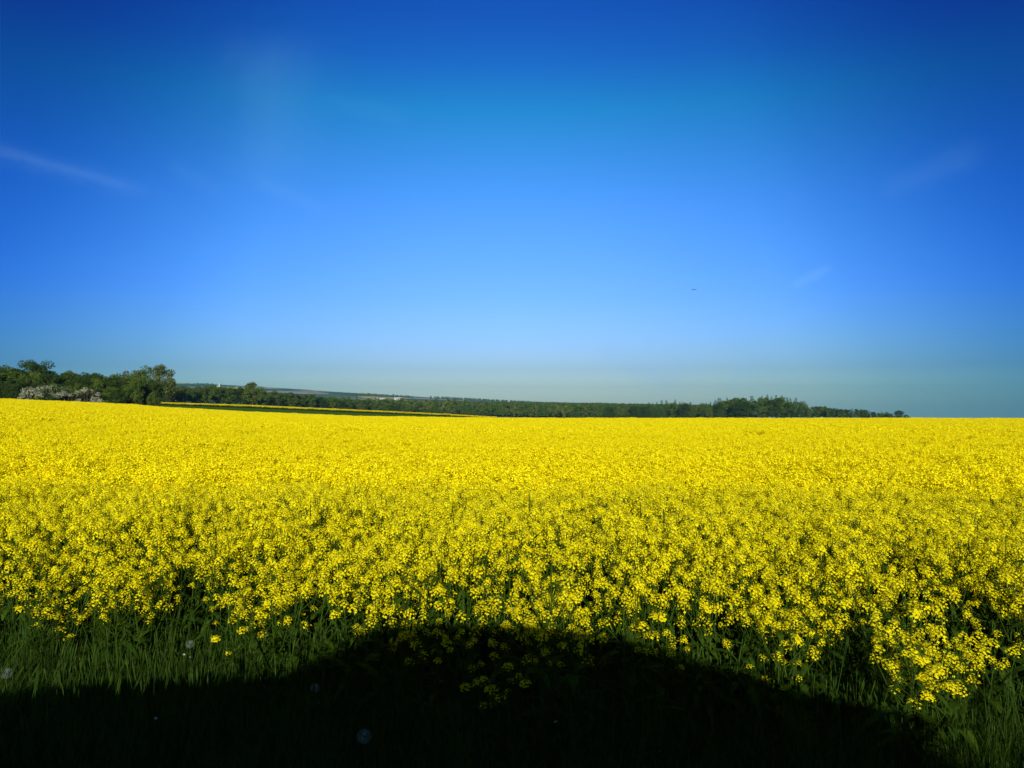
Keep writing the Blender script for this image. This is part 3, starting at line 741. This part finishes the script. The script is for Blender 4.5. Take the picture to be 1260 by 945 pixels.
def daisy():
    mb = MB()
    for k in range(5):
        t = k * 2 * PI / 5; d = lambda q: Vector((math.cos(q), math.sin(q), .25)); 
        mb.poly([(0, 0, 0), d(t - .4) * .006, d(t) * .009, d(t + .4) * .006])
    return mb.mesh('blossom', [M['white_petal']])
DM = daisy()
for X, Y, d in [(229, 803, 3.5), (239, 806, 3.5), (85, 794, 3.6), (683, 883, 2.5), (810, 920, 2.35), (396, 860, 2.8), (195, 880, 2.7)]:
    x = (X - 630) / FPX * d; z = CAMZ - (Y - HY) / FPX * d; g = gz(x, d)
    r = empty('small_white_flower', (x, d, g), random.uniform(0, 6)); tag(r, 'tiny white flower dotting the dark verge grass', 'flower', 'tiny white flowers in the verge')
    mb = MB(); mb.tube([(0, 0, -.02), (.004, 0, z - g)], [.0012, .0009], 5); mb.build('stem', M['stem'], r)
    h = bpy.data.objects.new('blossom', DM); C.objects.link(h); h.parent = r; h.location = (.004, 0, z - g); h.rotation_euler = (R(35), 0, 0); h.scale = (.75,) * 3

# ------------------------------------------------------------------ bird far out over the field
def bird():
    d = 95.0; X, Y = 855, 356
    r = empty('bird', ((X - 630) / FPX * d, d, CAMZ + (HY - Y) / FPX * d), R(80)); tag(r, 'tiny dark bird flying in the blue sky right of centre', 'bird')
    mb = MB(); n = 8
    prof = [(-.24, .012, 0), (-.17, .035, 0), (-.08, .062, -.01), (.03, .070, -.012), (.11, .055, -.004), (.16, .040, .01), (.20, .038, .016), (.235, .024, .014), (.275, .005, .006)]
    for i, (x0, r0, z0) in enumerate(prof):
        for j in range(n): mb.v.append((x0, r0 * math.cos(2 * PI * j / n), z0 + r0 * .9 * math.sin(2 * PI * j / n)))
    for i in range(len(prof) - 1):
        for j in range(n): mb.f.append((i * n + j, i * n + (j + 1) % n, (i + 1) * n + (j + 1) % n, (i + 1) * n + j)); mb.m.append(0)
    for sg in (1, -1):
        top = [(.10, .05 * sg, .03), (.13, .22 * sg, .09), (.06, .42 * sg, .07), (-.03, .44 * sg, .062), (-.06, .22 * sg, .075), (-.08, .05 * sg, .02)]
        mb.poly(top if sg > 0 else top[::-1]); bt = [(a, b, c - .008) for a, b, c in top]; mb.poly(bt[::-1] if sg > 0 else bt)
        for i in range(6): mb.poly([top[i], top[(i + 1) % 6], bt[(i + 1) % 6], bt[i]])
    tl = [(-.2, .03, .0), (-.2, -.03, .0), (-.36, -.075, .0), (-.36, .075, .0)]
    mb.poly(tl); mb.poly([(a, b, c - .008) for a, b, c in tl[::-1]])
    mb.build('body', plain('bird_feathers', (.02, .02, .022), .7), r, True)
bird()

# ------------------------------------------------------------------ the car the picture is taken from: its shadow lies on the verge
def car():
    cpos = NX * -0.95
    r = empty('parked_car', (cpos[0], cpos[1], 0.004), math.atan2(AX[1], AX[0])); tag(r, 'dark car on the road whose shadow falls across the verge', 'car')
    paint = plain('car_paint', (.03, .035, .045), .25, .4); glass = plain('car_glass', (.008, .009, .010), .05); rub = plain('tyre_rubber', (.02, .02, .02), .85); alu = plain('rim_alloy', (.5, .5, .5), .3, 1); lampm = plain('lamp_lens', (.7, .7, .7), .1); red = plain('tail_lens', (.35, .01, .01), .2)
    # lower body
    ss = [-2.15, -2.05, -1.6, -0.8, 0, .8, 1.15, 1.5, 2.1, 2.45, 2.6]
    zt = [1.02, 1.10, 1.10, 1.06, 1.04, 1.04, 1.08, 1.08, 1.02, .94, .78]
    hw = [.70, .80, .86, .87, .87, .87, .87, .86, .84, .76, .64]
    zb = [.45, .30, .24, .22, .22, .22, .22, .22, .24, .28, .36]
    P = []
    for s_, t, w, b in zip(ss, zt, hw, zb):
        P.append([(s_, -w * .9, b), (s_, -w, b + .12), (s_, -w, .62), (s_, -w * .985, t - .16), (s_, -w * .90, t - .03), (s_, -w * .5, t), (s_, 0, t + .012), (s_, w * .5, t), (s_, w * .90, t - .03), (s_, w * .985, t - .16), (s_, w, .62), (s_, w, b + .12), (s_, w * .9, b), (s_, 0, b)])
    mb = MB(); n = len(P[0])
    for row in P: mb.v += row
    for i in range(len(P) - 1):
        for j in range(n): mb.f.append((i * n + j, i * n + (j + 1) % n, (i + 1) * n + (j + 1) % n, (i + 1) * n + j)); mb.m.append(0)
    mb.f.append(tuple(range(n))); mb.m.append(0); mb.f.append(tuple((len(P) - 1) * n + n - 1 - j for j in range(n))); mb.m.append(0)
    body = mb.build('body', paint, r, True)
    # cabin
    RF = [(1.20, 1.07), (.85, 1.30), (.50, 1.475), (.25, 1.52), (-.1, 1.535), (-.45, 1.535), (-.75, 1.515), (-1.15, 1.425), (-1.6, 1.28), (-2.06, 1.16)]
    P = []
    for s_, z in RF:
        k = (z - 1.03) / .5; wt_ = .80 - .19 * k
        P.append([(s_, -.81, 1.00), (s_, -(.81 + wt_) / 2, 1.0 + (z - 1.0) * .5), (s_, -wt_, z - .05 * k), (s_, -wt_ * .8, z - .008 * k), (s_, 0, z + .015 * k), (s_, wt_ * .8, z - .008 * k), (s_, wt_, z - .05 * k), (s_, (.81 + wt_) / 2, 1.0 + (z - 1.0) * .5), (s_, .81, 1.00)])
    mb = MB(); n = 9
    for row in P: mb.v += row
    for i in range(len(P) - 1):
        for j in range(n): mb.f.append((i * n + j, (i + 1) * n + j, (i + 1) * n + (j + 1) % n, i * n + (j + 1) % n)); mb.m.append(0)
    mb.f.append(tuple(range(n))); mb.m.append(0); mb.f.append(tuple((len(P) - 1) * n + n - 1 - j for j in range(n))); mb.m.append(0)
    mb.build('roof', paint, r, True)
    def side_y(z, zr): k = (zr - 1.03) / .5; wt_ = .80 - .19 * k; return .81 + (wt_ - .81) * (z - 1.0) / max(zr - .05 * k - 1.0, .01)
    for sg in (1, -1):
        for poly in ([(1.02, 1.07), (.62, 1.36), (.12, 1.44), (.05, 1.07)], [(-.03, 1.07), (.03, 1.44), (-.55, 1.44), (-.85, 1.07)], [(-.93, 1.07), (-.66, 1.42), (-1.05, 1.32), (-1.45, 1.12)]):
            g = MB(); pts = []
            for s_, z in poly:
                zr = float(np.interp(s_, [p[0] for p in RF[::-1]], [p[1] for p in RF[::-1]])); pts.append((s_, sg * (side_y(z, zr) + .006), z))
            c = Vector(np.mean(np.array(pts), 0)); inn = [tuple(Vector(p) - Vector((0, sg * .012, 0))) for p in pts]
            g.poly(pts if sg < 0 else pts[::-1]); g.poly(inn)
            for i in range(4): g.poly([pts[i], pts[(i + 1) % 4], inn[(i + 1) % 4], inn[i]])
            g.build('window', glass, r)
        for s0, s1 in ((.02, 1.1), (-.95, -.02)):
            dd_ = MB(); dd_.box((s0 + .01, sg * .862, .34), (s1 - .01, sg * .878, .88)); do = dd_.build('door', paint, r)
            hd = MB(); hd.box((s0 + .10, sg * .878, .80), (s0 + .28, sg * .905, .83)); hd.build('handle', alu, do)
        mr = MB(); mr.box((.86, sg * .84, 1.02), (.94, sg * 1.02, 1.13)); mr.build('mirror', paint, r)
        hl = MB(); hl.box((2.40, sg * .45, .70), (2.60, sg * .70, .82)); hl.build('headlight', lampm, r)
        tlm = MB(); tlm.box((-2.19, sg * .45, .82), (-2.05, sg * .74, .96)); tlm.build('tail_light', red, r)
        for s_ in (1.72, -1.12):
            w = MB(); N_ = 24; prof = [(.20, -.11), (.30, -.115), (.335, -.08), (.335, .08), (.30, .115), (.20, .11)]
            for a in range(N_):
                t = 2 * PI * a / N_
                for (q, yy) in prof: w.v.append((q * math.cos(t), yy, q * math.sin(t)))
            for a in range(N_):
                for j in range(5): w.f.append((a * 6 + j, a * 6 + j + 1, ((a + 1) % N_) * 6 + j + 1, ((a + 1) % N_) * 6 + j)); w.m.append(0)
            wo = w.build('wheel', rub, r, True); wo.location = (s_, sg * .80, .335)
            rm = MB()
            for a in range(5):
                t = 2 * PI * a / 5; p = [(.03 * math.cos(t + 1.5), .03 * math.sin(t + 1.5)), (.2 * math.cos(t + .18), .2 * math.sin(t + .18)), (.2 * math.cos(t - .18), .2 * math.sin(t - .18)), (.03 * math.cos(t - 1.5), .03 * math.sin(t - 1.5))]
                rm.poly([(x0, sg * .10, z0) for x0, z0 in p]); rm.poly([(x0, sg * .07, z0) for x0, z0 in p[::-1]])
            rm.build('rim', alu, wo)
    ws_ = MB(); pts = [(1.15, -.66, 1.115), (1.15, .66, 1.115), (.58, .56, 1.455), (.58, -.56, 1.455)]; pts2 = [(a + .006, b, c - .012) for a, b, c in pts]
    ws_.poly(pts); ws_.poly(pts2[::-1])
    for i in range(4): ws_.poly([pts[i], pts[(i + 1) % 4], pts2[(i + 1) % 4], pts2[i]])
    ws_.build('windscreen', glass, r)
car()

# ------------------------------------------------------------------ haze
HAZE = 1.0e-4
def haze():
    mb = MB(); mb.box((-7400, -7400, -330), (7400, 7400, 190))
    m = bpy.data.materials.new('haze'); m.use_nodes = True; nt = m.node_tree
    nt.nodes.remove(nt.nodes['Principled BSDF'])
    v = NN(nt, 'ShaderNodeVolumePrincipled'); v.inputs['Density'].default_value = HAZE; v.inputs['Color'].default_value = (.17, .47, .70, 1); v.inputs['Anisotropy'].default_value = 0.0
    nt.links.new(v.outputs[0], nt.nodes['Material Output'].inputs['Volume'])
    o = mb.build('haze', m); tag(o, 'thin blue haze over the far valley', 'haze', kind='stuff')
haze()
